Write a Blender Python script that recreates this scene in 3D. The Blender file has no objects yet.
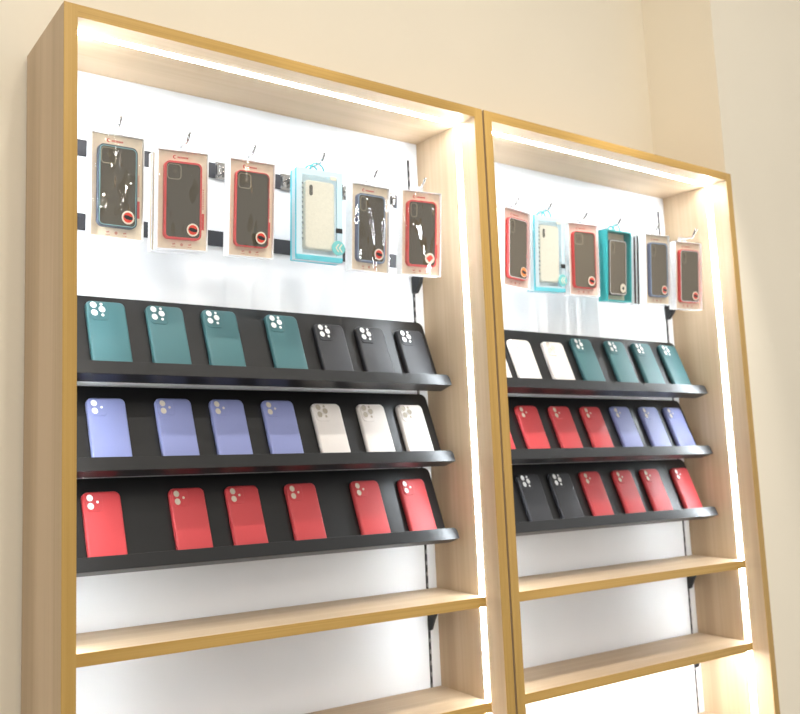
import bpy, bmesh, math, random
from mathutils import Vector, Matrix, Euler

random.seed(7)
S = bpy.context.scene
C = S.collection
ZO = 2.20                      # height of the cabinet tops above the floor (m)

# ------------------------------------------------------------------ measured layout (metres, cabinet front at y = 0)
T = 0.0246                     # side panel thickness
TT = 0.0223                    # top panel thickness
D = 0.2227                     # cabinet depth
DB = 0.1918                    # depth of the white back panel
GAP = 0.0066
CABX = (0.0, 1.0 + GAP)
YS = 0.041                     # shelf front
SHELF_Z = (-1.0988, -1.3196, -1.5388)
TH = 0.0211
WALL_Y = D + 0.006

# ------------------------------------------------------------------ materials
def new_mat(name):
    m = bpy.data.materials.new(name); m.use_nodes = True
    nt = m.node_tree; b = nt.nodes['Principled BSDF']
    return m, nt, b

def plain(name, col, rough=0.5, metal=0.0, spec=0.5, bump=0.0, bscale=200.0, coat=0.0):
    m, nt, b = new_mat(name)
    b.inputs['Roughness'].default_value = rough
    b.inputs['Metallic'].default_value = metal
    b.inputs['Specular IOR Level'].default_value = spec
    b.inputs['Coat Weight'].default_value = coat
    tc = nt.nodes.new('ShaderNodeTexCoord')
    n = nt.nodes.new('ShaderNodeTexNoise'); n.inputs['Scale'].default_value = bscale; n.inputs['Detail'].default_value = 3
    nt.links.new(tc.outputs['Object'], n.inputs['Vector'])
    r = nt.nodes.new('ShaderNodeValToRGB')
    r.color_ramp.elements[0].position = 0.3; r.color_ramp.elements[1].position = 0.7
    r.color_ramp.elements[0].color = (*[c * 0.96 for c in col], 1)
    r.color_ramp.elements[1].color = (*[min(1, c * 1.04) for c in col], 1)
    nt.links.new(n.outputs['Fac'], r.inputs['Fac'])
    nt.links.new(r.outputs['Color'], b.inputs['Base Color'])
    if bump:
        bp = nt.nodes.new('ShaderNodeBump'); bp.inputs['Strength'].default_value = bump; bp.inputs['Distance'].default_value = 0.0004
        nt.links.new(n.outputs['Fac'], bp.inputs['Height']); nt.links.new(bp.outputs['Normal'], b.inputs['Normal'])
    return m

def wood(name, dark, mid, light, grain='Z', rough=0.45, streak=14.0, fine=150.0, seed=0.0, fw=0.22):
    """laminate with broad streaks and fine grain that run along one axis"""
    m, nt, b = new_mat(name)
    tc = nt.nodes.new('ShaderNodeTexCoord')
    def layer(across, along, detail, dist):
        mp = nt.nodes.new('ShaderNodeMapping')
        s = [across] * 3
        s['XYZ'.index(grain)] = along
        mp.inputs['Scale'].default_value = s
        mp.inputs['Location'].default_value = (seed, seed * 1.7, seed * 0.6)
        nt.links.new(tc.outputs['Object'], mp.inputs['Vector'])
        n = nt.nodes.new('ShaderNodeTexNoise')
        n.inputs['Scale'].default_value = 1.0; n.inputs['Detail'].default_value = detail
        n.inputs['Distortion'].default_value = dist
        nt.links.new(mp.outputs['Vector'], n.inputs['Vector'])
        return n
    a = layer(streak, 0.5, 2.0, 0.3)
    f = layer(fine, 2.5, 3.0, 0.1)
    mx = nt.nodes.new('ShaderNodeMath'); mx.operation = 'MULTIPLY_ADD'
    mx.inputs[1].default_value = fw
    nt.links.new(f.outputs['Fac'], mx.inputs[0])
    m2 = nt.nodes.new('ShaderNodeMath'); m2.operation = 'MULTIPLY'; m2.inputs[1].default_value = 1 - fw
    nt.links.new(a.outputs['Fac'], m2.inputs[0]); nt.links.new(m2.outputs[0], mx.inputs[2])
    r = nt.nodes.new('ShaderNodeValToRGB')
    e = r.color_ramp.elements
    e[0].position = 0.36; e[0].color = (*dark, 1)
    e[1].position = 0.64; e[1].color = (*light, 1)
    k = e.new(0.5); k.color = (*mid, 1)
    nt.links.new(mx.outputs[0], r.inputs['Fac'])
    nt.links.new(r.outputs['Color'], b.inputs['Base Color'])
    b.inputs['Roughness'].default_value = rough
    b.inputs['Specular IOR Level'].default_value = 0.35
    return m

def emit(name, col, s):
    m = bpy.data.materials.new(name); m.use_nodes = True
    nt = m.node_tree; nt.nodes.clear()
    o = nt.nodes.new('ShaderNodeOutputMaterial'); e = nt.nodes.new('ShaderNodeEmission')
    e.inputs['Color'].default_value = (*col, 1); e.inputs['Strength'].default_value = s
    nt.links.new(e.outputs[0], o.inputs[0])
    return m

def film(name, tint, gloss=0.09, rough=0.05, bump=0.5, scale=30.0, bdist=0.02, cover=None, cover_amt=0.0):
    """clear packaging plastic: see-through with a crinkled sheen"""
    m = bpy.data.materials.new(name); m.use_nodes = True
    nt = m.node_tree; nt.nodes.clear()
    o = nt.nodes.new('ShaderNodeOutputMaterial')
    t = nt.nodes.new('ShaderNodeBsdfTransparent'); t.inputs['Color'].default_value = (*tint, 1)
    g = nt.nodes.new('ShaderNodeBsdfGlossy'); g.inputs['Roughness'].default_value = rough
    mix = nt.nodes.new('ShaderNodeMixShader'); mix.inputs[0].default_value = gloss
    tc = nt.nodes.new('ShaderNodeTexCoord')
    n = nt.nodes.new('ShaderNodeTexNoise'); n.inputs['Scale'].default_value = scale; n.inputs['Detail'].default_value = 1.0
    oi = nt.nodes.new('ShaderNodeObjectInfo')
    ad = nt.nodes.new('ShaderNodeVectorMath'); ad.operation = 'ADD'
    nt.links.new(tc.outputs['Object'], ad.inputs[0]); nt.links.new(oi.outputs['Object Index'], ad.inputs[1])
    mp = nt.nodes.new('ShaderNodeMapping'); mp.inputs['Rotation'].default_value = (0, 0.7, 0); mp.inputs['Scale'].default_value = (1.5, 1.0, 0.5)
    nt.links.new(ad.outputs[0], mp.inputs['Vector']); nt.links.new(mp.outputs[0], n.inputs['Vector'])
    bp = nt.nodes.new('ShaderNodeBump'); bp.inputs['Strength'].default_value = bump; bp.inputs['Distance'].default_value = bdist
    nt.links.new(n.outputs['Fac'], bp.inputs['Height']); nt.links.new(bp.outputs['Normal'], g.inputs['Normal'])
    base = t.outputs[0]
    if cover:
        d = nt.nodes.new('ShaderNodeBsdfDiffuse'); d.inputs['Color'].default_value = (*cover, 1)
        tl = nt.nodes.new('ShaderNodeBsdfTranslucent'); tl.inputs['Color'].default_value = (*cover, 1)
        dm = nt.nodes.new('ShaderNodeMixShader'); dm.inputs[0].default_value = 0.4
        nt.links.new(d.outputs[0], dm.inputs[1]); nt.links.new(tl.outputs[0], dm.inputs[2])
        cm = nt.nodes.new('ShaderNodeMixShader'); cm.inputs[0].default_value = cover_amt
        nt.links.new(t.outputs[0], cm.inputs[1]); nt.links.new(dm.outputs[0], cm.inputs[2])
        base = cm.outputs[0]
    nt.links.new(base, mix.inputs[1]); nt.links.new(g.outputs[0], mix.inputs[2])
    nt.links.new(mix.outputs[0], o.inputs[0])
    return m

WD, WM, WL = (0.45, 0.325, 0.205), (0.53, 0.39, 0.25), (0.61, 0.46, 0.31)
M = {}
M['wood_v'] = wood('oak_laminate_upright', tuple(c * 0.95 for c in WD), tuple(c * 0.95 for c in WM), tuple(c * 0.95 for c in WL), 'Z')
M['wood_h'] = wood('oak_laminate_level', WD, WM, WL, 'X', seed=3.1)
ED, EM, EL = (0.40, 0.235, 0.058), (0.465, 0.285, 0.076), (0.52, 0.325, 0.098)
M['wood_shelf'] = wood('oak_laminate_shelf', tuple(c * 0.84 for c in WD), tuple(c * 0.84 for c in WM), tuple(c * 0.84 for c in WL), 'X', seed=5.3)
M['edge_v'] = wood('oak_edge_band_upright', ED, EM, EL, 'Z', fine=420, streak=60, fw=0.4)
M['edge_h'] = wood('oak_edge_band_level', ED, EM, EL, 'X', fine=420, streak=60, seed=2, fw=0.4)
M['white_panel'] = plain('white_back_panel', (0.77, 0.775, 0.79), 0.5, bscale=3)
M['wall'] = plain('cream_wall_paint', (0.86, 0.785, 0.645), 0.85, spec=0.2, bscale=1)
M['column'] = plain('cream_column_paint', (0.86, 0.785, 0.645), 0.85, spec=0.2, bscale=1)
M['floor'] = plain('grey_floor_tile', (0.42, 0.39, 0.35), 0.35, bscale=4)
M['ceiling'] = plain('ceiling_paint', (0.8, 0.78, 0.74), 0.9, bscale=5)
M['skirt'] = plain('skirting_paint', (0.55, 0.5, 0.43), 0.6)
M['black'] = plain('black_powder_coat', (0.006, 0.0055, 0.0055), 0.34, spec=0.5, bump=0.15, bscale=900)
M['slot'] = plain('dark_slot', (0.012, 0.012, 0.013), 0.6)
M['slot_gap'] = plain('slot_rung', (0.25, 0.24, 0.23), 0.4, metal=0.6)
M['rail'] = plain('black_rail', (0.030, 0.030, 0.036), 0.45)
M['chrome'] = plain('chrome', (0.55, 0.54, 0.53), 0.16, metal=1.0, bscale=40)
M['tip'] = plain('grey_metal', (0.30, 0.295, 0.29), 0.25, metal=1.0)
M['strip'] = emit('light_strip_white', (0.84, 0.93, 1.0), 66.0)
M['strip_low'] = emit('low_light_strip_white', (0.92, 0.96, 1.0), 100.0)
M['channel'] = plain('light_channel', (0.8, 0.8, 0.8), 0.4)
M['white_plastic'] = plain('white_plastic', (0.86, 0.86, 0.87), 0.3)
M['kraft'] = plain('beige_card', (0.76, 0.64, 0.49), 0.7, bscale=120)
M['pink_card'] = plain('pinkish_card', (0.74, 0.56, 0.48), 0.7, bscale=120)
M['smoke'] = plain('smoky_brown_plastic', (0.070, 0.056, 0.034), 0.16, bscale=20)
M['smoke_pale'] = plain('pale_smoky_plastic', (0.125, 0.10, 0.068), 0.2, bscale=20)
M['smoke_line'] = plain('smoky_ridge', (0.27, 0.235, 0.165), 0.2)
M['lens_dark'] = plain('smoky_lens', (0.10, 0.08, 0.05), 0.2)
M['print_red'] = plain('red_ink', (0.60, 0.055, 0.045), 0.6)
M['print_pale'] = plain('pale_red_ink', (0.60, 0.26, 0.19), 0.6)
M['sticker_white'] = plain('sticker_cream', (0.72, 0.64, 0.52), 0.5)
M['sticker_red'] = plain('sticker_red', (0.66, 0.06, 0.035), 0.45)
M['sticker_orange'] = plain('sticker_orange', (0.80, 0.24, 0.04), 0.45)
M['ink'] = plain('black_ink', (0.015, 0.013, 0.012), 0.5)
M['grey_ink'] = plain('grey_ink', (0.20, 0.22, 0.23), 0.5)
M['cyan_ink'] = plain('cyan_ink', (0.17, 0.50, 0.50), 0.5)
M['bump_red'] = plain('red_bumper', (0.58, 0.045, 0.045), 0.35)
M['bump_blue'] = plain('slate_blue_bumper', (0.10, 0.125, 0.21), 0.35)
M['bump_navy'] = plain('navy_teal_bumper', (0.032, 0.045, 0.075), 0.35)
M['bump_black'] = plain('black_bumper', (0.03, 0.028, 0.035), 0.3)
M['lip_red'] = plain('red_lip', (0.62, 0.07, 0.065), 0.3)
M['lip_cyan'] = plain('cyan_lip', (0.17, 0.32, 0.33), 0.3)
M['lip_blue'] = plain('pale_blue_lip', (0.26, 0.35, 0.46), 0.3)
M['lip_clear'] = plain('whitish_lip', (0.70, 0.68, 0.66), 0.25)
M['film'] = film('clear_window_film', (0.98, 0.98, 0.97), 0.10, 0.03, 0.75, 20, 0.045)
M['film_soft'] = film('soft_window_film', (0.98, 0.98, 0.97), 0.05, 0.10, 0.25, 14)
M['tab'] = film('clear_hang_tab', (0.97, 0.98, 0.99), 0.10, 0.1, 0.1, 20, 0.02, (0.85, 0.87, 0.9), 0.30)
M['cyan_skin'] = film('cyan_translucent_plastic', (0.75, 0.95, 0.98), 0.06, 0.12, 0.1, 20, 0.02, (0.22, 0.74, 0.82), 0.80)
M['cyan_face'] = film('frosted_cyan_film', (0.90, 0.97, 0.99), 0.05, 0.12, 0.15, 14, 0.02, (0.88, 0.96, 1.0), 0.62)
M['cyan_clear'] = film('clear_cyan_film', (0.96, 0.99, 1.0), 0.05, 0.10, 0.2, 14, 0.02, (0.92, 0.95, 0.97), 0.10)
M['teal_box'] = plain('teal_plastic', (0.035, 0.33, 0.34), 0.35)
M['teal_cord'] = plain('teal_cord', (0.03, 0.40, 0.42), 0.4)
M['beige_case'] = plain('beige_insert', (0.74, 0.67, 0.54), 0.45)
M['grey_insert'] = plain('pale_grey_insert', (0.78, 0.80, 0.80), 0.5)
M['maroon'] = plain('dark_maroon_card', (0.07, 0.03, 0.03), 0.5)
M['teal_case'] = plain('green_silicone', (0.046, 0.135, 0.145), 0.47, bump=0.1, bscale=1500)
M['black_case'] = plain('charcoal_silicone', (0.028, 0.028, 0.032), 0.47, bump=0.1, bscale=1500)
M['blue_case'] = plain('lavender_blue_silicone', (0.215, 0.240, 0.455), 0.47, bump=0.1, bscale=1500)
M['white_case'] = plain('white_silicone', (0.66, 0.61, 0.57), 0.47, bump=0.1, bscale=1500)
M['red_case'] = plain('red_silicone', (0.51, 0.047, 0.052), 0.47, bump=0.1, bscale=1500)
M['hole_white'] = plain('white_cutout', (0.85, 0.85, 0.84), 0.5)
M['hole_warm'] = plain('warm_cutout', (0.60, 0.54, 0.43), 0.5)
M['hole_grey'] = plain('grey_beige_cutout', (0.38, 0.33, 0.26), 0.5)
M['hole_faint'] = plain('faint_cutout', (0.58, 0.52, 0.47), 0.5)
M['lamp_body'] = plain('white_lamp_body', (0.8, 0.8, 0.8), 0.4)
M['lamp'] = emit('ceiling_lamp_glow', (1.0, 0.965, 0.91), 22.0)

# ------------------------------------------------------------------ mesh helpers
def obj(name, bm, mat, parent=None, loc=None, smooth=False, bevel=0.0):
    bmesh.ops.recalc_face_normals(bm, faces=bm.faces)
    me = bpy.data.meshes.new(name); bm.to_mesh(me); bm.free()
    if smooth:
        for p in me.polygons: p.use_smooth = True
    me.materials.append(mat)
    o = bpy.data.objects.new(name, me); C.objects.link(o)
    if parent: o.parent = parent
    if loc: o.location = loc
    if bevel:
        b = o.modifiers.new('edge', 'BEVEL'); b.width = bevel; b.segments = 2; b.limit_method = 'ANGLE'
    return o

def empty(name, loc=(0, 0, 0), label=None, cat=None, group=None, mw=None):
    o = bpy.data.objects.new(name, None); C.objects.link(o)
    o.empty_display_size = 0.02
    if mw is not None: o.matrix_world = mw
    else: o.location = loc
    tag(o, label, cat, group)
    return o

def tag(o, label=None, cat=None, group=None, kind=None):
    if label: o['label'] = label
    if cat: o['category'] = cat
    if group: o['group'] = group
    if kind: o['kind'] = kind
    return o

def bx(bm, x0, x1, y0, y1, z0, z1):
    v = [bm.verts.new((x, y, z)) for x in (x0, x1) for y in (y0, y1) for z in (z0, z1)]
    for f in ((0, 1, 3, 2), (4, 6, 7, 5), (0, 4, 5, 1), (2, 3, 7, 6), (0, 2, 6, 4), (1, 5, 7, 3)):
        bm.faces.new([v[i] for i in f])

def box_bm(*a):
    bm = bmesh.new(); bx(bm, *a); return bm

def rr_pts(cx, cz, w, h, r, n=6):
    pts = []
    r = max(1e-5, min(r, w / 2 - 1e-6, h / 2 - 1e-6))
    for (sx, sz, a0) in ((1, 1, 0), (-1, 1, 90), (-1, -1, 180), (1, -1, 270)):
        ox, oz = cx + sx * (w / 2 - r), cz + sz * (h / 2 - r)
        for i in range(n + 1):
            a = math.radians(a0 + 90 * i / n)
            pts.append((ox + r * math.cos(a), oz + r * math.sin(a)))
    return pts

def loft(bm, rings, cap0=True, cap1=True):
    vs = [[bm.verts.new(p) for p in ring] for ring in rings]
    n = len(vs[0])
    for a, b in zip(vs, vs[1:]):
        for i in range(n):
            bm.faces.new((a[i], a[(i + 1) % n], b[(i + 1) % n], b[i]))
    if cap0: bm.faces.new(vs[0])
    if cap1: bm.faces.new(vs[-1][::-1])
    return vs

def slab(bm, cx, cz, w, h, r, prof, n=6):
    """rounded plate in the XZ plane; prof = [(inset, y), ...]"""
    loft(bm, [[(x, y, z) for x, z in rr_pts(cx, cz, w - 2 * i, h - 2 * i, max(r - i, 0.0004), n)] for i, y in prof])

def frame(bm, cx, cz, w, h, r, t, y0, y1, n=6):
    """rounded ring (outer w*h, wall t) from y0 (front) to y1"""
    o = rr_pts(cx, cz, w, h, r, n); i = rr_pts(cx, cz, w - 2 * t, h - 2 * t, max(r - t, 0.0004), n)
    rings = [[(x, y1, z) for x, z in o], [(x, y0, z) for x, z in o], [(x, y0, z) for x, z in i], [(x, y1, z) for x, z in i]]
    vs = loft(bm, rings, False, False)
    k = len(o)
    for j in range(k):
        bm.faces.new((vs[3][j], vs[3][(j + 1) % k], vs[0][(j + 1) % k], vs[0][j]))

def disc(bm, cx, cz, r, y0, y1, n=18, sx=1.0):
    p = [(cx + sx * r * math.cos(2 * math.pi * i / n), cz + r * math.sin(2 * math.pi * i / n)) for i in range(n)]
    loft(bm, [[(x, y1, z) for x, z in p], [(x, y0, z) for x, z in p]])

def poly(bm, pts, y0, y1):
    loft(bm, [[(x, y1, z) for x, z in pts], [(x, y0, z) for x, z in pts]])

def tube(bm, pts, r, n=8):
    pts = [Vector(p) for p in pts]
    rings = []
    for i, p in enumerate(pts):
        d = (pts[min(i + 1, len(pts) - 1)] - pts[max(i - 1, 0)]).normalized()
        a = d.cross(Vector((1, 0, 0)) if abs(d.x) < 0.9 else Vector((0, 0, 1))).normalized(); b = d.cross(a)
        rings.append([p + a * r * math.cos(2 * math.pi * k / n) + b * r * math.sin(2 * math.pi * k / n) for k in range(n)])
    loft(bm, rings)

def curve_pts(P, k=6):
    """Catmull-Rom through P"""
    P = [Vector(p) for p in P]; Q = [P[0]] + P + [P[-1]]; out = []
    for i in range(1, len(Q) - 2):
        for j in range(k):
            t = j / k
            a, b, c, d = Q[i - 1], Q[i], Q[i + 1], Q[i + 2]
            out.append(0.5 * ((2 * b) + (c - a) * t + (2 * a - 5 * b + 4 * c - d) * t * t + (3 * b - a - 3 * c + d) * t ** 3))
    out.append(P[-1])
    return out

# ------------------------------------------------------------------ setting
CEIL = ZO + 1.36
SPOT_W = (56, 56, 98, 108)
def structure(name, bm, mat): return tag(obj(name, bm, mat), kind='structure')
structure('wall_back', box_bm(-2.6, 4.2, WALL_Y, WALL_Y + 0.12, 0, CEIL), M['wall'])
structure('wall_column', box_bm(2.0155, 4.2, 0.018, WALL_Y, 0, CEIL), M['column'])
structure('floor', box_bm(-2.6, 4.2, -4.2, WALL_Y + 0.12, -0.05, 0), M['floor'])
structure('ceiling', box_bm(-2.6, 4.2, -4.2, WALL_Y + 0.12, CEIL, CEIL + 0.05), M['ceiling'])
structure('baseboard_left', box_bm(-2.6, -0.012, WALL_Y - 0.012, WALL_Y, 0, 0.09), M['skirt'])
structure('baseboard_right', box_bm(2.03, 4.2, 0.006, 0.018, 0, 0.09), M['skirt'])

# ceiling lamps
LY = -1.7
lamp = empty('linear_ceiling_lamp', (1.0, LY, CEIL), 'long white linear lamp on the ceiling of the shop', 'ceiling lamp')
obj('housing', box_bm(-1.5, 1.7, -0.035, 0.035, -0.045, 0), M['lamp_body'], lamp)
obj('diffuser', box_bm(-1.48, 1.68, -0.026, 0.026, -0.049, -0.045), M['lamp'], lamp)

# track spotlights aimed at the trays
for i, sx in enumerate((0.28, 0.76, 1.28, 1.66)):
    p = Vector((sx, -0.69, CEIL - 0.10)); aim = Vector((sx, 0.14, ZO - 0.78)); d = (aim - p).normalized()
    t = empty('track_spotlight', p, ('white track spotlight nearest the left end of the cabinets', 'white track spotlight above the middle of the left cabinet', 'white track spotlight above the middle of the right cabinet', 'white track spotlight nearest the column')[i], 'spotlight', 'ceiling track spotlights')
    q = (-d).to_track_quat('Z', 'Y')
    bm = bmesh.new()
    ring = lambda r, z: [q @ Vector((r * math.cos(a * math.pi / 10), r * math.sin(a * math.pi / 10), z)) for a in range(20)]
    loft(bm, [ring(0.020, 0.075), ring(0.030, 0.07), ring(0.034, -0.01), ring(0.031, -0.01), ring(0.027, 0.05)], True, True)
    obj('housing', bm, M['lamp_body'], t)
    bm = bmesh.new(); tube(bm, [(0, 0, 0.10), q @ Vector((0, 0, 0.055))], 0.008); obj('stem', bm, M['lamp_body'], t)
    l = bpy.data.lights.new('spot_beam', 'SPOT'); l.energy = SPOT_W[i]; l.spot_size = math.radians(34); l.spot_blend = 0.6; l.shadow_soft_size = 0.018; l.color = (1.0, 0.96, 0.90)
    lo = bpy.data.objects.new('spot_beam', l); C.objects.link(lo); lo.location = p - Vector(d) * 0.0 + d * 0.012; lo.rotation_euler = d.to_track_quat('-Z', 'Y').to_euler()

# ------------------------------------------------------------------ cabinets
SIDE_WORD = ('left', 'right')
def make_cabinet(ci):
    X = CABX[ci]
    lab = ('tall oak display cabinet with white back panel, the nearer one on the left',
           'tall oak display cabinet with white back panel, the farther one beside the column')[ci]
    root = empty('display_cabinet', (X, 0, 0), lab, 'cabinet', 'oak display cabinets')
    H = ZO; e = 0.0012
    mv, mh = M['wood_v'], M['wood_h']
    for x0, x1 in ((0, T), (1 - T, 1)):
        sp = obj('side_panel', box_bm(x0, x1, e, D, 0, H), mv, root)
        tag(obj('edge_band', box_bm(x0, x1, 0, e, 0, H), M['edge_v'], sp), 'ochre oak edge band')
    tp = obj('top_panel', box_bm(T, 1 - T, e, D, H - TT, H), mh, root)
    tag(obj('edge_band', box_bm(T, 1 - T, 0, e, H - TT, H), M['edge_h'], tp), 'ochre oak edge band')
    tag(obj('back_panel', box_bm(T, 1 - T, DB, DB + 0.012, 0.1, H - TT), M['white_panel'], root), 'white back panel')
    bp = obj('base_panel', box_bm(T, 1 - T, e, DB, 0.10, 0.10 + 0.024), mh, root)
    obj('edge_band', box_bm(T, 1 - T, 0, e, 0.10, 0.124), M['edge_h'], bp)
    obj('plinth', box_bm(T, 1 - T, 0.03, 0.05, 0, 0.10), mh, root)
    # light strips
    zt = H - TT
    def strip(a):
        ls = tag(obj('light_strip', box_bm(*a), M['strip'], root), 'glowing white light strip')
        return ls
    strip((T + 0.001, 1 - T - 0.001, 0.0450, 0.0575, zt - 0.0010, zt))
    strip((1 - T - 0.0010, 1 - T, 0.0460, 0.0590, 0.125, zt - 0.0015))
    strip((T, T + 0.0010, 0.0460, 0.0590, 0.125, zt - 0.0015))
    # slotted uprights
    for x in (0.9455, 1 - 0.9455):
        u = tag(obj('slotted_upright', box_bm(x - 0.0032, x + 0.0032, DB - 0.0012, DB, 0.16, H - 0.068), M['slot'], root), 'black slotted shelf upright')
        bm = bmesh.new()
        z = 0.18
        while z < H - 0.08:
            bx(bm, x - 0.0020, x + 0.0020, DB - 0.0018, DB - 0.0012, z, z + 0.009); z += 0.025
        obj('slot_rungs', bm, M['slot_gap'], u)
    # black rails
    for z0, z1 in ((-0.196, -0.164), (-0.344, -0.312)):
        tag(obj('hook_rail', box_bm(T + 0.004, 0.928, DB - 0.004, DB, H + z0, H + z1), M['rail'], root), 'black flat hook rail')
    bm = bmesh.new()
    poly_yz(bm, [(DB - 0.0005, -0.362), (DB - 0.030, -0.362), (DB - 0.026, -0.380), (DB - 0.010, -0.402), (DB - 0.0005, -0.402)], 0.9455 - 0.006, 0.9455 + 0.006, H)
    tag(obj('rail_bracket', bm, M['slot'], root), 'small black bracket')
    return root

def poly_yz(bm, pts, x0, x1, dz=0.0):
    loft(bm, [[(x0, y, z + dz) for y, z in pts], [(x1, y, z + dz) for y, z in pts]])

cabs = [make_cabinet(0), make_cabinet(1)]

# wooden shelves on black brackets
def make_shelf(ci, k):
    X = CABX[ci]; z = ZO + SHELF_Z[k]
    nm = ('upper', 'middle', 'bottom')[k]
    root = empty('wooden_shelf', (X, 0, z),
                 f"empty oak shelf, the {nm} one of three in the {SIDE_WORD[ci]} cabinet", 'shelf', f'oak shelves of the {SIDE_WORD[ci]} cabinet')
    g = 0.0013
    b = obj('shelf_board', box_bm(T + g, 1 - T - g, YS + 0.0012, DB - 0.0022, -TH, 0), M['wood_shelf'], root)
    tag(obj('edge_band', box_bm(T + g, 1 - T - g, YS, YS + 0.0012, -TH, 0), M['edge_h'], b), 'ochre oak edge band')
    for x in (0.9455, 1 - 0.9455):
        bm = bmesh.new()
        poly_yz(bm, [(DB - 0.002, -TH), (YS + 0.035, -TH), (YS + 0.035, -TH - 0.006), (DB - 0.040, -TH - 0.012), (DB - 0.020, -TH - 0.046), (DB - 0.010, -TH - 0.070), (DB - 0.002, -TH - 0.074)], x - 0.0028, x + 0.0028)
        tag(obj('shelf_bracket', bm, M['slot'], root), 'black metal bracket')
    if k == 1:
        tag(obj('light_strip', box_bm(0.06, 0.955, YS + 0.030, YS + 0.044, -TH - 0.001, -TH), M['strip_low'], root), 'glowing white light strip')
    return root
for ci in (0, 1):
    for k in range(3): make_shelf(ci, k)

# ------------------------------------------------------------------ sloped black trays
A = math.radians(19)
UP = Vector((0, math.sin(A), math.cos(A))); NO = Vector((0, -math.cos(A), math.sin(A)))
ROTX = Matrix.Rotation(-A, 4, 'X')
TRAY_Y, TRAY_Z, TRAY_DZ = 0.184, -0.4740, 0.173
TX0, TX1 = 0.0425, 0.9580
def tray_origin(row): return Vector((0, TRAY_Y, ZO + TRAY_Z - TRAY_DZ * row))
ROWN = ('top', 'middle', 'bottom')
TRAY_HOLD = (('green and charcoal', 'lavender and white', 'red only'), ('white and green', 'red and lavender', 'charcoal and red'))
def make_tray(ci, row):
    mw = Matrix.Translation(tray_origin(row) + Vector((CABX[ci], 0, 0))) @ ROTX
    root = empty('display_tray', mw=mw, label=f"{ROWN[row]} black sloped tray in the {SIDE_WORD[ci]} cabinet, with {TRAY_HOLD[ci][row]} phone cases".replace('red only phone', 'only red phone'),
                 cat='display tray', group=f'black sloped trays of the {SIDE_WORD[ci]} cabinet')
    cx, w = (TX0 + TX1) / 2, TX1 - TX0
    bm = bmesh.new()
    # board: rounded upper corners, square foot
    pts = [(TX1, -0.174), (TX1, -0.014)] + [(TX1 - 0.014 + 0.014 * math.cos(math.radians(a)), -0.014 + 0.014 * math.sin(math.radians(a))) for a in range(15, 91, 15)]
    pts += [(TX0 + 0.014 - 0.014 * math.sin(math.radians(a)), -0.014 + 0.014 * math.cos(math.radians(a))) for a in range(0, 91, 15)] + [(TX0, -0.174)]
    poly(bm, pts, 0.0, 0.004)
    obj('back_board', bm, M['black'], root, bevel=0.0007)
    # folded base and lip, the lip's upper corners rounded
    bm = bmesh.new()
    bx(bm, TX0, TX1, -0.031, 0.004, -0.178, -0.174)
    r = 0.010
    pts = [(TX1, -0.178), (TX1, -0.1525 - r)] + [(TX1 - r + r * math.cos(math.radians(a)), -0.1525 - r + r * math.sin(math.radians(a))) for a in range(15, 91, 15)]
    pts += [(TX0 + r - r * math.sin(math.radians(a)), -0.1525 - r + r * math.cos(math.radians(a))) for a in range(0, 91, 15)] + [(TX0, -0.178)]
    poly(bm, pts, -0.034, -0.031)
    obj('front_lip', bm, M['black'], root, bevel=0.0006)
    # two short arms that hook into the uprights
    for x in (0.9455, 1 - 0.9455):
        obj('rear_arm', box_bm(x - 0.002, x + 0.002, 0.004, 0.0085, -0.034, -0.018), M['slot'], root)
    return root
for ci in (0, 1):
    for row in range(3): make_tray(ci, row)

# ------------------------------------------------------------------ phone cases on the trays
def phone_proto(name, w, h, mat, cam, hole):
    """list of (part name, mesh, material, part label); local x right, z up from the foot, front at -y"""
    t = 0.0105; parts = []
    bm = bmesh.new()
    slab(bm, 0, h / 2, w, h, 0.0125, [(0.0012, 0.0), (0.0002, -0.0012), (0.0, -0.004), (0.0002, -t + 0.0035), (0.0010, -t + 0.0013), (0.0024, -t + 0.0003), (0.0042, -t)], 8)
    parts.append(('case_shell', bm, mat, None))
    x0, zt = -w / 2, h
    s = 0.0385 if cam == 'triple' else 0.034
    cxb, czb = x0 + 0.0045 + s / 2, zt - 0.0040 - s / 2
    bm = bmesh.new()
    slab(bm, cxb, czb, s, s, 0.0095, [(0.0, -t + 0.0002), (0.0002, -t - 0.0008), (0.0010, -t - 0.0014)])
    parts.append(('camera_surround', bm, mat, None))
    y0, y1 = -t - 0.0017, -t - 0.0013
    if cam == 'triple':
        big = [(0.0140, 0.0110), (0.0145, 0.0275), (0.0305, 0.0195)]; small = [(0.0300, 0.0085), (0.0310, 0.0315)]; R, r = 0.0068, 0.0030
    else:
        big = [(0.0135, 0.0125), (0.0138, 0.0280)]; small = [(0.0280, 0.0205)]; R, r = 0.0064, 0.0026
    for (px, pz) in big:
        bm = bmesh.new(); frame(bm, x0 + px, zt - pz, 2 * R + 0.0020, 2 * R + 0.0020, R + 0.0010, 0.0010, -t - 0.0026, -t - 0.0012, 5)
        parts.append(('lens_rim', bm, mat, None))
        bm = bmesh.new(); disc(bm, x0 + px, zt - pz, R, y0, y1)
        parts.append(('camera_opening', bm, hole, 'pale round camera opening'))
    for (px, pz) in small:
        bm = bmesh.new(); disc(bm, x0 + px, zt - pz, r, y0, y1, 12)
        parts.append(('flash_opening', bm, hole, 'pale round flash opening'))
    root = empty('phone_case')
    for n, bm, m, l in parts:
        o = obj(n, bm, m, root, smooth=False)
        if n == 'case_shell':
            for p in o.data.polygons: p.use_smooth = True
        if l: o['label'] = l
    return root

def dup(root):
    r = root.copy(); C.objects.link(r)
    for ch in list(root.children):
        c = ch.copy(); C.objects.link(c); c.parent = r
        for g in list(ch.children):
            d = g.copy(); C.objects.link(d); d.parent = c
    return r

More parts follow.
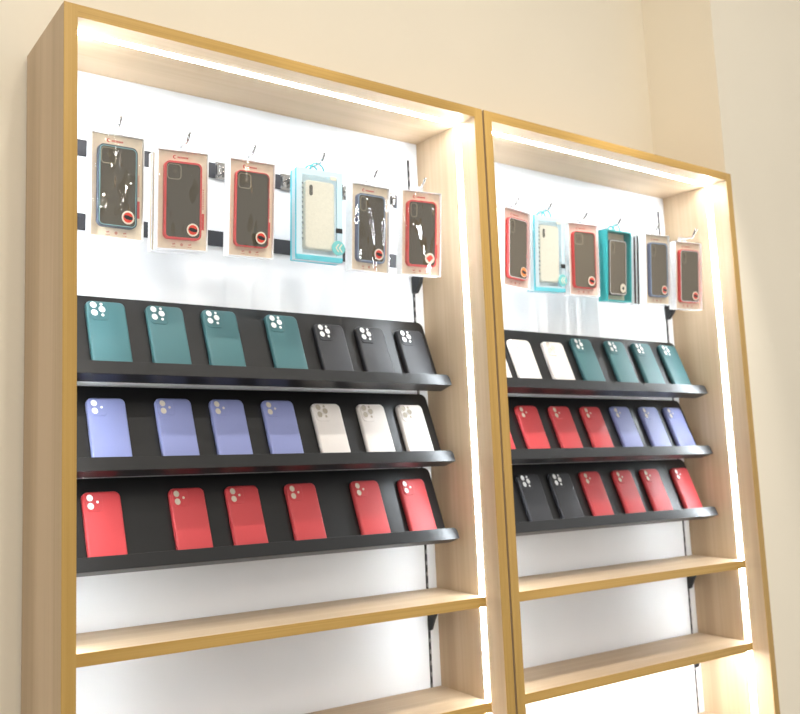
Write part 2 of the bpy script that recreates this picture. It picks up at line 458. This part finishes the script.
PROTO = {}
def phone(kind):
    if kind not in PROTO:
        colour, cam, w, h, hole = KINDS[kind]
        PROTO[kind] = phone_proto(kind, w, h, M[colour], cam, M[hole]); return PROTO[kind]
    return dup(PROTO[kind])
KINDS = {'teal': ('teal_case', 'triple', 0.0805, 0.1590, 'hole_white'), 'black': ('black_case', 'triple', 0.0790, 0.1455, 'hole_white'),
         'bluep': ('blue_case', 'dual', 0.0785, 0.1465, 'hole_white'), 'blue': ('blue_case', 'dual', 0.0785, 0.1480, 'hole_warm'),
         'white': ('white_case', 'triple', 0.0760, 0.1425, 'hole_grey'), 'whitef': ('white_case', 'triple', 0.0790, 0.1420, 'hole_faint'),
         'redp': ('red_case', 'dual', 0.0760, 0.1455, 'hole_white'), 'red': ('red_case', 'dual', 0.0768, 0.1460, 'hole_warm')}
WORD = {'teal': 'dark green', 'black': 'charcoal', 'bluep': 'lavender blue', 'blue': 'lavender blue', 'white': 'white', 'whitef': 'white', 'redp': 'red', 'red': 'red'}
ROWS = {
 (0, 0): [(.0968, 'teal'), (.2215, 'teal'), (.3455, 'teal'), (.4985, 'teal'), (.6216, 'black'), (.7375, 'black'), (.8570, 'black')],
 (0, 1): [(.0967, 'bluep'), (.2375, 'blue'), (.3585, 'blue'), (.4825, 'blue'), (.6075, 'white'), (.7325, 'white'), (.8475, 'white')],
 (0, 2): [(.0885, 'redp'), (.2652, 'red'), (.3910, 'red'), (.5350, 'red'), (.7080, 'red'), (.8440, 'redp')],
 (1, 0): [(.1075, 'whitef'), (.2165, 'whitef'), (.3445, 'whitef'), (.4660, 'teal'), (.6085, 'teal'), (.7295, 'teal'), (.8540, 'teal')],
 (1, 1): [(.1065, 'red'), (.2325, 'red'), (.3575, 'red'), (.4825, 'red'), (.6080, 'blue'), (.7350, 'blue'), (.8500, 'blue')],
 (1, 2): [(.2215, 'black'), (.3395, 'black'), (.4617, 'red'), (.5965, 'red'), (.7190, 'red'), (.8600, 'redp')],
}
ORD = ('first', 'second', 'third', 'fourth', 'fifth', 'sixth', 'seventh')
for (ci, row), lst in ROWS.items():
    counts = {}
    for x, k in lst: counts[WORD[k]] = counts.get(WORD[k], 0) + 1
    seen = {}
    for i, (x, k) in enumerate(lst):
        w = KINDS[k][2]
        o = phone(k)
        p = tray_origin(row) + Vector((CABX[ci] + x + (0.0035, 0.0060)[ci] + w / 2, 0, 0)) + UP * (-0.1738) + NO * 0.0003
        o.matrix_world = Matrix.Translation(p) @ ROTX
        c = WORD[k]; seen[c] = seen.get(c, 0) + 1
        cam = {'triple': 'three', 'dual': 'two'}[KINDS[k][1]]
        short = f"{SIDE_WORD[ci]} cabinet's {ROWN[row]} tray"
        where = f"{ROWN[row]} black tray in the {SIDE_WORD[ci]} cabinet"
        if counts[c] == len(lst):
            lab = f"{c} phone case, {ORD[i]} from left, {short}"
        else:
            lab = f"{c} phone case, {ORD[seen[c]-1]} {c.split()[-1]} one, {short}"
        tag(o, lab, 'phone case', f"phone cases on the {where}")

# ------------------------------------------------------------------ packaged cases on hooks
BOX = {
 'L1': (0.1233, -0.1955, 0.0576, 0.0624, -0.0019, 0.008), 'L2': (0.2665, -0.1962, 0.0768, 0.0991, -0.1166, 0.0087),
 'L3': (0.4101, -0.2003, 0.055, 0.1092, -0.0207, 0.0137), 'L4': (0.576, -0.1929, 0.0603, 0.0142, -0.1274, -0.0254),
 'L5': (0.7254, -0.1983, 0.0732, 0.0636, -0.0182, -0.0074), 'L6': (0.8701, -0.1935, 0.069, 0.0854, -0.1634, -0.007),
 'R1': (1.1768, -0.1978, 0.0646, 0.0523, 0.0995, -0.0271), 'R2': (1.319, -0.191, 0.0859, 0.0804, -0.0258, 0.03),
 'R3': (1.457, -0.1913, 0.0908, 0.0495, -0.1142, 0.0037), 'R4': (1.583, -0.2001, 0.0742, 0.0902, 0.034, 0.0304),
 'R5': (1.7261, -0.1987, 0.0581, 0.085, -0.0241, 0.0348), 'R6': (1.8674, -0.2045, 0.0565, 0.0862, -0.1246, 0.0106)}
BW, BH, BD = 0.104, 0.192, 0.022

def box_matrix(v):
    xc, zt, Y, ti, ya, ro = v
    return Matrix.Translation((xc, Y, ZO + zt)) @ Matrix.Rotation(ya, 4, 'Z') @ Matrix.Rotation(ti, 4, 'X') @ Matrix.Rotation(-ro, 4, 'Y')

ROD_R = 0.0021
def hang_tab(root, y, mat, hz=0.0085, hr=0.0042, w=0.034, h=0.017):
    """clear tab with a round hook hole above the package top"""
    bm = bmesh.new(); n = 24
    inner = [(hr * math.cos(2 * math.pi * i / n), hz + hr * math.sin(2 * math.pi * i / n)) for i in range(n)]
    outer = []
    for i in range(n):
        a = 2 * math.pi * i / n; c, s = math.cos(a), math.sin(a)
        k = min((w / 2) / max(abs(c), 1e-6), ((h - hz) if s > 0 else hz) / max(abs(s), 1e-6))
        outer.append((k * c, hz + k * s))
    rings = [[(x, y + 0.0006, z) for x, z in outer], [(x, y, z) for x, z in outer], [(x, y, z) for x, z in inner], [(x, y + 0.0006, z) for x, z in inner]]
    vs = loft(bm, rings, False, False)
    for j in range(n):
        bm.faces.new((vs[3][j], vs[3][(j + 1) % n], vs[0][(j + 1) % n], vs[0][j]))
    return tag(obj('hang_tab', bm, mat, root), 'clear hang tab')

def tray_box(bm, w, h, d, t, back=True):
    bx(bm, -w / 2, -w / 2 + t, 0, d, -h, 0); bx(bm, w / 2 - t, w / 2, 0, d, -h, 0)
    bx(bm, -w / 2 + t, w / 2 - t, 0, d, -t, 0); bx(bm, -w / 2 + t, w / 2 - t, 0, d, -h, -h + t)
    if back: bx(bm, -w / 2 + t, w / 2 - t, d - t, d, -h + t, -t)

def inner_case(root, cx, cz, w, h, bumper, lip, back, y0, th, cam, sticker, blob=True):
    cs = bmesh.new(); frame(cs, cx, cz, w, h, 0.011, 0.0035, y0, y0 + th, 8)
    case = obj('phone_case', cs, M[bumper], root)
    case['label'] = 'coloured bumper phone case with smoky back'
    bm = bmesh.new(); frame(bm, cx, cz, w - 0.0042, h - 0.0042, 0.0092, 0.0017, y0 - 0.0004, y0 + 0.0002, 8)
    obj('raised_lip', bm, M[lip], case)
    bm = bmesh.new(); slab(bm, cx, cz, w - 0.006, h - 0.006, 0.0085, [(0, y0 + th), (0, y0 + 0.0018), (0.0006, y0 + 0.0010)], 8)
    obj('smoky_back', bm, M[back], case)
    # camera outline
    x0, zt = cx - w / 2, cz + h / 2
    bm = bmesh.new()
    if cam == 'square':
        frame(bm, x0 + 0.0195, zt - 0.0205, 0.029, 0.030, 0.007, 0.0016, y0 + 0.0005, y0 + 0.0014)
    else:
        frame(bm, x0 + 0.0165, zt - 0.0225, 0.017, 0.032, 0.006, 0.0014, y0 + 0.0005, y0 + 0.0014)
    obj('camera_outline', bm, M['smoke_line'], case)
    bm = bmesh.new(); disc(bm, x0 + 0.021, zt - 0.0195, 0.0042, y0 + 0.0006, y0 + 0.0014, 14)
    obj('lens', bm, M['lens_dark'], case)
    # round sticker stuck on the window
    ys = y0 - 0.0016
    sx, sz, R = cx + w / 2 - 0.0185, cz - h / 2 + 0.0195, 0.0125
    bm = bmesh.new(); disc(bm, sx, sz, R, ys - 0.0001, ys + 0.0003, 24)
    st = tag(obj('sticker', bm, M['sticker_white'], root), 'round cream sticker with red centre')
    if sticker == 'red':
        bm = bmesh.new(); disc(bm, sx, sz, R * 0.76, ys - 0.0003, ys - 0.0001, 20)
        obj('sticker_centre', bm, M['sticker_red'], st)
    elif sticker == 'orange':
        bm = bmesh.new(); disc(bm, sx, sz, R * 0.9, ys - 0.0003, ys - 0.0001, 20)
        obj('sticker_centre', bm, M['sticker_orange'], st)
    elif sticker == 'bits':
        bm = bmesh.new()
        poly(bm, [(sx - 0.0095, sz), (sx - 0.003, sz + 0.006), (sx + 0.003, sz + 0.0085), (sx + 0.009, sz + 0.002), (sx + 0.004, sz - 0.004), (sx - 0.002, sz - 0.0085), (sx - 0.006, sz - 0.004)], ys - 0.0003, ys - 0.0001)
        obj('sticker_centre', bm, M['sticker_red'], st)
    if blob:
        bm = bmesh.new()
        b = [(-0.0085, 0.0005), (-0.006, 0.0042), (0.001, 0.0038), (0.004, 0.0022), (0.0088, 0.0015), (0.0088, -0.0035), (0.003, -0.0042), (-0.004, -0.0030)]
        if sticker == 'dot': b = [(0.0045 * math.cos(k * 0.7), 0.0045 * math.sin(k * 0.7)) for k in range(9)]
        poly(bm, [(sx + x, sz + z) for x, z in b], ys - 0.0006, ys - 0.0003 if sticker != 'dot' else ys - 0.0001)
        obj('sticker_emblem', bm, M['ink'], st)
    return case

def card_prints(root, y, faint=False):
    ya, yb = y - 0.0004, y
    z = -0.0125
    bm = bmesh.new()                                           # crescent mark
    n = 14; cx = -0.0165; R = 0.0036
    o = [(cx + R * math.cos(math.radians(45 + 270 * i / n)), z + R * math.sin(math.radians(45 + 270 * i / n))) for i in range(n + 1)]
    q = [(cx + 0.0009 + 0.0024 * math.cos(math.radians(45 + 270 * i / n)), z + 0.0024 * math.sin(math.radians(45 + 270 * i / n))) for i in range(n + 1)]
    for i in range(n):
        poly(bm, [o[i], o[i + 1], q[i + 1], q[i]], ya, yb)
    x = -0.0105                                                # row of tiny worn letters
    for wd in (0.0022, 0.0026, 0.0018, 0.0026, 0.0022, 0.0020, 0.0024):
        poly(bm, [(x, z - 0.0018), (x + wd, z - 0.0018), (x + wd, z + 0.0014), (x, z + 0.0014)], ya, yb); x += wd + 0.0010
    obj('red_logo', bm, M['print_pale' if faint else 'print_red'], root)
    bm = bmesh.new()                                           # column of print on the right margin
    xr = BW / 2 - 0.0085; zz = -0.070
    for k in range(9):
        poly(bm, [(xr - 0.0016, zz), (xr + 0.0012, zz), (xr + 0.0012, zz - 0.0028), (xr - 0.0016, zz - 0.0028)], ya, yb); zz -= 0.0046
    obj('small_print', bm, M['print_pale'], root)
    bm = bmesh.new(); poly(bm, [(xr - 0.0024, -0.118), (xr + 0.0024, -0.118), (xr + 0.0024, -0.150), (xr - 0.0024, -0.150)], ya, yb)
    obj('red_block', bm, M['print_red'], root)
    bm = bmesh.new()                                           # three icons under the case
    disc(bm, 0.000, -0.1815, 0.0030, ya, yb, 10)
    for sx in (-0.0165, 0.0165):
        poly(bm, [(sx - 0.003, -0.1800), (sx + 0.003, -0.1790), (sx + 0.0035, -0.1815), (sx - 0.002, -0.1825)], ya, yb)
        poly(bm, [(sx - 0.0045, -0.1850), (sx + 0.0045, -0.1850), (sx + 0.0045, -0.1860), (sx - 0.0045, -0.1860)], ya, yb)
    obj('icon_print', bm, M['print_pale'], root)

def brown_package(v, label, group, bumper, lip, back='smoke', card='kraft', cam='square', sticker='red', blob=True, faint=False, filmm='film'):
    root = empty('packaged_phone_case', mw=box_matrix(v), label=label, cat='phone case package', group=group)
    bm = bmesh.new(); tray_box(bm, BW, BH, BD, 0.0016)
    tag(obj('package_shell', bm, M['white_plastic'], root), 'white plastic package shell')
    obj('backing_card', box_bm(-BW / 2 + 0.0018, BW / 2 - 0.0018, 0.0058, 0.0072, -BH + 0.0018, -0.0018), M[card], root)
    card_prints(root, 0.0058, faint)
    inner_case(root, -0.001, -0.0975, 0.0765, 0.1500, bumper, lip, back, -0.0035, 0.0090, cam, sticker, blob)
    bm = bmesh.new(); bm.faces.new([bm.verts.new(p) for p in ((-BW / 2 + 0.0018, -0.0046, -BH + 0.0018), (BW / 2 - 0.0018, -0.0046, -BH + 0.0018), (BW / 2 - 0.0018, -0.0046, -0.0018), (-BW / 2 + 0.0018, -0.0046, -0.0018))])
    wn = tag(obj('clear_window', bm, M[filmm], root), 'clear crinkled plastic window'); wn.pass_index = int(v[0] * 100) + 5
    hang_tab(root, BD - 0.001, M['tab'])
    return root

def rear_package(v, label, group, card='kraft', push=0.026):
    v = list(v); mw = box_matrix(v) @ Matrix.Translation((-0.003, push, -0.001))
    root = empty('packaged_phone_case', mw=mw, label=label, cat='phone case package', group=group)
    bm = bmesh.new(); tray_box(bm, BW, BH, BD, 0.0016)
    obj('package_shell', bm, M['white_plastic'], root)
    tag(obj('backing_card', box_bm(-BW / 2 + 0.0018, BW / 2 - 0.0018, 0.002, 0.004, -BH + 0.0018, -0.0018), M[card], root), 'card behind the clear front')
    bm = bmesh.new(); bx(bm, -BW / 2 - 0.0006, -BW / 2, 0.003, 0.008, -BH + 0.004, -0.004)
    obj('side_print', bm, M[card], root)
    hang_tab(root, BD - 0.001, M['tab'], hz=0.0095)
    return root

def teal_pouch(v, label, group):
    w, h, d = 0.108, 0.192, 0.026
    root = empty('packaged_phone_case', mw=box_matrix(v), label=label, cat='phone case package', group=group)
    bm = bmesh.new(); tray_box(bm, w, h, d, 0.0014)
    tag(obj('package_shell', bm, M['cyan_face'], root), 'frosted translucent plastic shell')
    for y0, y1 in ((-0.0004, 0.0052), (d - 0.0062, d + 0.0004)):
        bm = bmesh.new(); frame(bm, 0, -h / 2, w + 0.0008, h + 0.0008, 0.002, 0.0012, y0, y1)
        tag(obj('edge_rim', bm, M['cyan_skin'], root), 'cyan edge rim')
    bm = bmesh.new(); bx(bm, -w / 2, w / 2, -0.0012, -0.0004, -h - 0.0004, -h + 0.0090)
    obj('bottom_band', bm, M['cyan_skin'], root)
    bm = bmesh.new(); frame(bm, 0, -h / 2, w, h, 0.003, 0.0125, -0.0008, 0.0)
    tag(obj('front_border', bm, M['cyan_face'], root), 'frosted pale cyan border')
    bm = bmesh.new(); bm.faces.new([bm.verts.new(p) for p in ((-w / 2 + .0125, -0.0002, -h + .0125), (w / 2 - .0125, -0.0002, -h + .0125), (w / 2 - .0125, -0.0002, -.0125), (-w / 2 + .0125, -0.0002, -.0125))])
    obj('clear_window', bm, M['cyan_clear'], root)
    obj('backing_card', box_bm(-w / 2 + 0.004, w / 2 - 0.004, 0.018, 0.0195, -h + 0.004, -0.004), M['grey_insert'], root)
    bm = bmesh.new(); slab(bm, 0.0035, -0.0945, 0.0700, 0.1460, 0.009, [(0.0004, 0.0175), (0, 0.006), (0.0012, 0.004), (0.003, 0.0034)])
    cse = tag(obj('phone_case', bm, M['beige_case'], root), 'clear phone case over a beige insert')
    bm = bmesh.new(); slab(bm, -0.018, -0.0435, 0.0078, 0.0230, 0.0038, [(0, 0.0036), (0, 0.0026)])
    cam = obj('camera_cutout', bm, M['smoke'], cse)
    bm = bmesh.new()                                           # vertical row of grey lettering on the left margin
    z = -0.030; rnd = random.Random(3)
    while z > -0.150:
        hh = 0.004 + 0.003 * rnd.random()
        a = -0.0420; k = rnd.random() * 0.002
        poly(bm, [(a, z), (a + 0.0028 + k, z - 0.0008), (a + 0.0022 + k, z - hh), (a + 0.0006, z - hh * 0.8)], -0.0015, -0.0010)
        z -= hh + 0.0050
    obj('grey_lettering', bm, M['grey_ink'], root)
    obj('black_tag', box_bm(0.0385, 0.0535, -0.0022, -0.0008, -0.1300, -0.1200), M['ink'], root)
    bm = bmesh.new(); disc(bm, 0.0440, -0.1620, 0.0155, -0.0020, -0.0008, 24)
    em = tag(obj('round_emblem', bm, M['cyan_ink'], root), 'round teal emblem with beige chevrons')
    bm = bmesh.new()
    for dx in (-0.0075, 0.0005):
        x = 0.0440 + dx
        poly(bm, [(x + 0.0065, -0.1535), (x + 0.0092, -0.1535), (x + 0.0030, -0.1620), (x + 0.0092, -0.1705), (x + 0.0065, -0.1705), (x, -0.1620)], -0.0026, -0.0020)
    obj('chevron_mark', bm, M['sticker_white'], em)
    bm = bmesh.new(); bx(bm, 0.026, 0.040, -0.0012, -0.0008, -0.0175, -0.0095)
    obj('peach_label', bm, M['kraft'], root)
    loops(root, d / 2)
    return root

def loops(root, y):
    for s, yy in ((0.0, y - 0.004), (-0.010, y + 0.004)):
        bm = bmesh.new()
        pts = [(-0.017 + s, yy, -0.0008), (-0.0145 + s, yy, 0.0110), (-0.002 + s, yy + 0.001, 0.0190), (0.012 + s, yy, 0.0120), (0.0165 + s, yy, -0.0008)]
        if s: pts = [(p[0] * 0.9, p[1], p[2] * 0.82) for p in pts]
        tube(bm, curve_pts(pts), 0.0016, 7)
        tag(obj('carry_loop', bm, M['teal_cord'], root, smooth=True), 'teal cord loop')

def teal_open_box(v, label, group):
    w, h, d = 0.108, 0.192, 0.026
    root = empty('packaged_phone_case', mw=box_matrix(v), label=label, cat='phone case package', group=group)
    bm = bmesh.new(); tray_box(bm, w, h, d, 0.004)
    tag(obj('package_shell', bm, M['teal_box'], root), 'teal box walls')
    obj('backing_card', box_bm(-w / 2 + 0.0042, w / 2 - 0.0042, 0.0195, 0.0215, -h + 0.0042, -0.0042), M['kraft'], root)
    inner_case(root, 0.003, -0.0985, 0.0770, 0.1500, 'bump_black', 'lip_clear', 'smoke_pale', 0.0065, 0.0125, 'tall', 'dot', True)
    bm = bmesh.new(); bm.faces.new([bm.verts.new(p) for p in ((-w / 2 + .0045, 0.0012, -h + .0045), (w / 2 - .0045, 0.0012, -h + .0045), (w / 2 - .0045, 0.0012, -.0045), (-w / 2 + .0045, 0.0012, -.0045))])
    obj('clear_window', bm, M['film_soft'], root)
    loops(root, d / 2)
    return root

def make_hook(ci, x, z, ytip, label, rise=0.020):
    """chrome clip on the rail with a rod that turns up at its tip; x, z = rod axis"""
    root = empty('display_hook', (x, DB - 0.004, z), label, 'hook', f'chrome hooks of the {SIDE_WORD[ci]} cabinet')
    zc = (ZO - 0.180) - z
    bm = bmesh.new()
    bx(bm, -0.013, 0.013, -0.0022, -0.0002, zc - 0.0185, zc + 0.0185)
    bx(bm, -0.013, 0.013, -0.0002, 0.0022, zc + 0.0165, zc + 0.0185)
    bx(bm, -0.013, -0.006, -0.010, -0.0022, zc - 0.011, zc + 0.011)
    bx(bm, 0.006, 0.013, -0.010, -0.0022, zc - 0.011, zc + 0.011)
    obj('rail_clip', bm, M['chrome'], root, bevel=0.0008)
    L = ytip - (DB - 0.004)
    bm = bmesh.new()
    pts = [(0, -0.0022, 0), (0, L * 0.4, 0), (0, L + 0.016, 0)] + [(0, L + 0.0125, 0.0010), (0, L + 0.0095, 0.0040)]
    tube(bm, pts, ROD_R, 10)
    obj('hook_rod', bm, M['chrome'], root, smooth=True)
    bm = bmesh.new(); tube(bm, [(0, L + 0.0100, 0.0030), (0, L + 0.0050, rise * 0.55), (0, L, rise)], ROD_R * 1.25, 10)
    tag(obj('hook_tip', bm, M['tip'], root, smooth=True), 'grey upturned hook tip')
    return root

GL, GR = 'packages hanging in the left cabinet', 'packages hanging in the right cabinet'
spec = [
 ('L1', 'brown', dict(bumper='bump_navy', lip='lip_cyan'), 'boxed phone case with navy and cyan bumper, first hanging package from left, left cabinet'),
 ('L2', 'brown', dict(bumper='bump_red', lip='lip_red'), 'boxed phone case with red bumper, second hanging package from left, left cabinet'),
 ('L3', 'brown', dict(bumper='bump_red', lip='smoke'), 'boxed phone case with red bumper, third hanging package from left, left cabinet'),
 ('L4', 'pouch', {}, 'cyan translucent package with beige case, on the fourth hook of the left cabinet'),
 ('L5', 'brown', dict(bumper='bump_blue', lip='lip_blue', cam='tall'), 'boxed phone case with slate blue bumper, right of the cyan package in the left cabinet'),
 ('L6', 'brown', dict(bumper='bump_red', lip='lip_red', cam='tall', sticker='bits', blob=False), 'boxed phone case with red bumper, last hanging package on the right, left cabinet'),
 ('R1', 'brown', dict(bumper='bump_red', lip='lip_clear', back='smoke_pale', card='pink_card', cam='tall', sticker='orange', faint=True, filmm='film_soft'), 'boxed red bumper case with orange sticker, first hanging package of the right cabinet'),
 ('R2', 'pouch', {}, 'cyan translucent package with beige case, on the second hook of the right cabinet'),
 ('R3', 'brown', dict(bumper='bump_red', lip='smoke_pale', back='smoke_pale', card='pink_card', faint=True, filmm='film_soft'), 'boxed red bumper case hanging between cyan package and teal box, right cabinet'),
 ('R4', 'teal', {}, 'teal box with a dark phone case, fourth hanging package of the right cabinet'),
 ('R5', 'brown', dict(bumper='bump_blue', lip='lip_blue', back='smoke_pale', cam='tall', faint=True, filmm='film_soft'), 'boxed phone case with blue bumper, fifth hanging package of the right cabinet'),
 ('R6', 'brown', dict(bumper='bump_red', lip='lip_clear', back='smoke_pale', cam='tall', faint=True, filmm='film_soft'), 'boxed phone case with red bumper, last hanging package on the right, right cabinet'),
]
TIPY = {'L1': .044, 'L2': .055, 'L3': .046, 'L4': .040, 'L5': .052, 'L6': .060, 'R1': .058, 'R2': .076, 'R3': .078, 'R4': .066, 'R5': .050, 'R6': .034}
for key, kind, kw, label in spec:
    ci = 0 if key[0] == 'L' else 1
    v = BOX[key]; g = GL if ci == 0 else GR
    if kind == 'brown': r = brown_package(v, label, g, **kw); hp = Vector((0, BD - 0.0007, 0.0085 + 0.0042 - ROD_R))
    elif kind == 'pouch': r = teal_pouch(v, label, g); hp = Vector((-0.001, 0.009, 0.0190 - 0.0016 - ROD_R))
    else: r = teal_open_box(v, label, g); hp = Vector((-0.001, 0.009, 0.0190 - 0.0016 - ROD_R))
    P = box_matrix(v) @ hp
    make_hook(ci, P.x, P.z, TIPY[key], f"chrome hook, {ORD[int(key[1])-1]} from left of the six in the {SIDE_WORD[ci]} cabinet", 0.017 if key != 'R6' else 0.022)
rear_package(BOX['L2'], 'package mostly hidden behind the second hanging package of the left cabinet', GL, 'kraft')
rear_package(BOX['R5'], 'package mostly hidden behind the fifth hanging package of the right cabinet', GR, 'maroon')

# ------------------------------------------------------------------ light
w = bpy.data.worlds.new('shop_light'); S.world = w; w.use_nodes = True
bg = w.node_tree.nodes['Background']; bg.inputs['Color'].default_value = (1.0, 0.985, 0.955, 1); bg.inputs['Strength'].default_value = 0.81

def area(name, loc, target, size, power, col):
    l = bpy.data.lights.new(name, 'AREA'); l.shape = 'DISK'; l.size = size; l.energy = power; l.color = col
    o = bpy.data.objects.new(name, l); C.objects.link(o); o.location = loc
    o.rotation_euler = (Vector(target) - Vector(loc)).to_track_quat('-Z', 'Y').to_euler()
    return o
area('ceiling_spot_light', (0.45, -3.0, CEIL - 0.12), (0.6, 0, 1.6), 0.16, 14, (1.0, 0.93, 0.82))

area('left_wall_fill', (-0.9, -2.4, CEIL - 0.05), (-0.9, 0.2, 2.1), 0.14, 20, (1.0, 0.94, 0.84))  # added fill light, no real fixture; lifts the wall left of the cabinets

# ------------------------------------------------------------------ camera
cam = bpy.data.cameras.new('camera'); co = bpy.data.objects.new('camera', cam); C.objects.link(co)
yaw, pitch, roll = -0.5067986985, 0.1147150656, -0.0170320746
cy, sy, cp, sp = math.cos(yaw), math.sin(yaw), math.cos(pitch), math.sin(pitch)
F = Vector((-sy * cp, cy * cp, sp)); R0 = Vector((cy, sy, 0)); U0 = R0.cross(F)
r = R0 * math.cos(roll) + U0 * math.sin(roll); u = -R0 * math.sin(roll) + U0 * math.cos(roll)
mw = Matrix(((r.x, u.x, -F.x, -0.426273), (r.y, u.y, -F.y, -1.278697), (r.z, u.z, -F.z, ZO - 0.773244), (0, 0, 0, 1)))
co.matrix_world = mw
cam.sensor_width = 36.0; cam.sensor_fit = 'HORIZONTAL'
cam.lens = 817.5026 * 36.0 / 800.0
cam.shift_x = 185.5612 / 800.0
cam.clip_start = 0.02
cam.dof.use_dof = True; cam.dof.focus_distance = 1.45; cam.dof.aperture_fstop = 5.0
S.camera = co

S.view_settings.view_transform = 'Standard'
try: S.view_settings.look = 'None'
except Exception: pass
S.view_settings.gamma = 1.0
S.view_settings.use_curve_mapping = False
S.view_settings.exposure = 0.0
S.cycles.use_denoising = True
S.cycles.denoising_prefilter = 'ACCURATE'
S.cycles.denoising_input_passes = 'RGB_ALBEDO_NORMAL'
S.cycles.use_adaptive_sampling = False
S.cycles.sample_clamp_indirect = 0.0
S.cycles.max_bounces = 8
S.cycles.transparent_max_bounces = 12
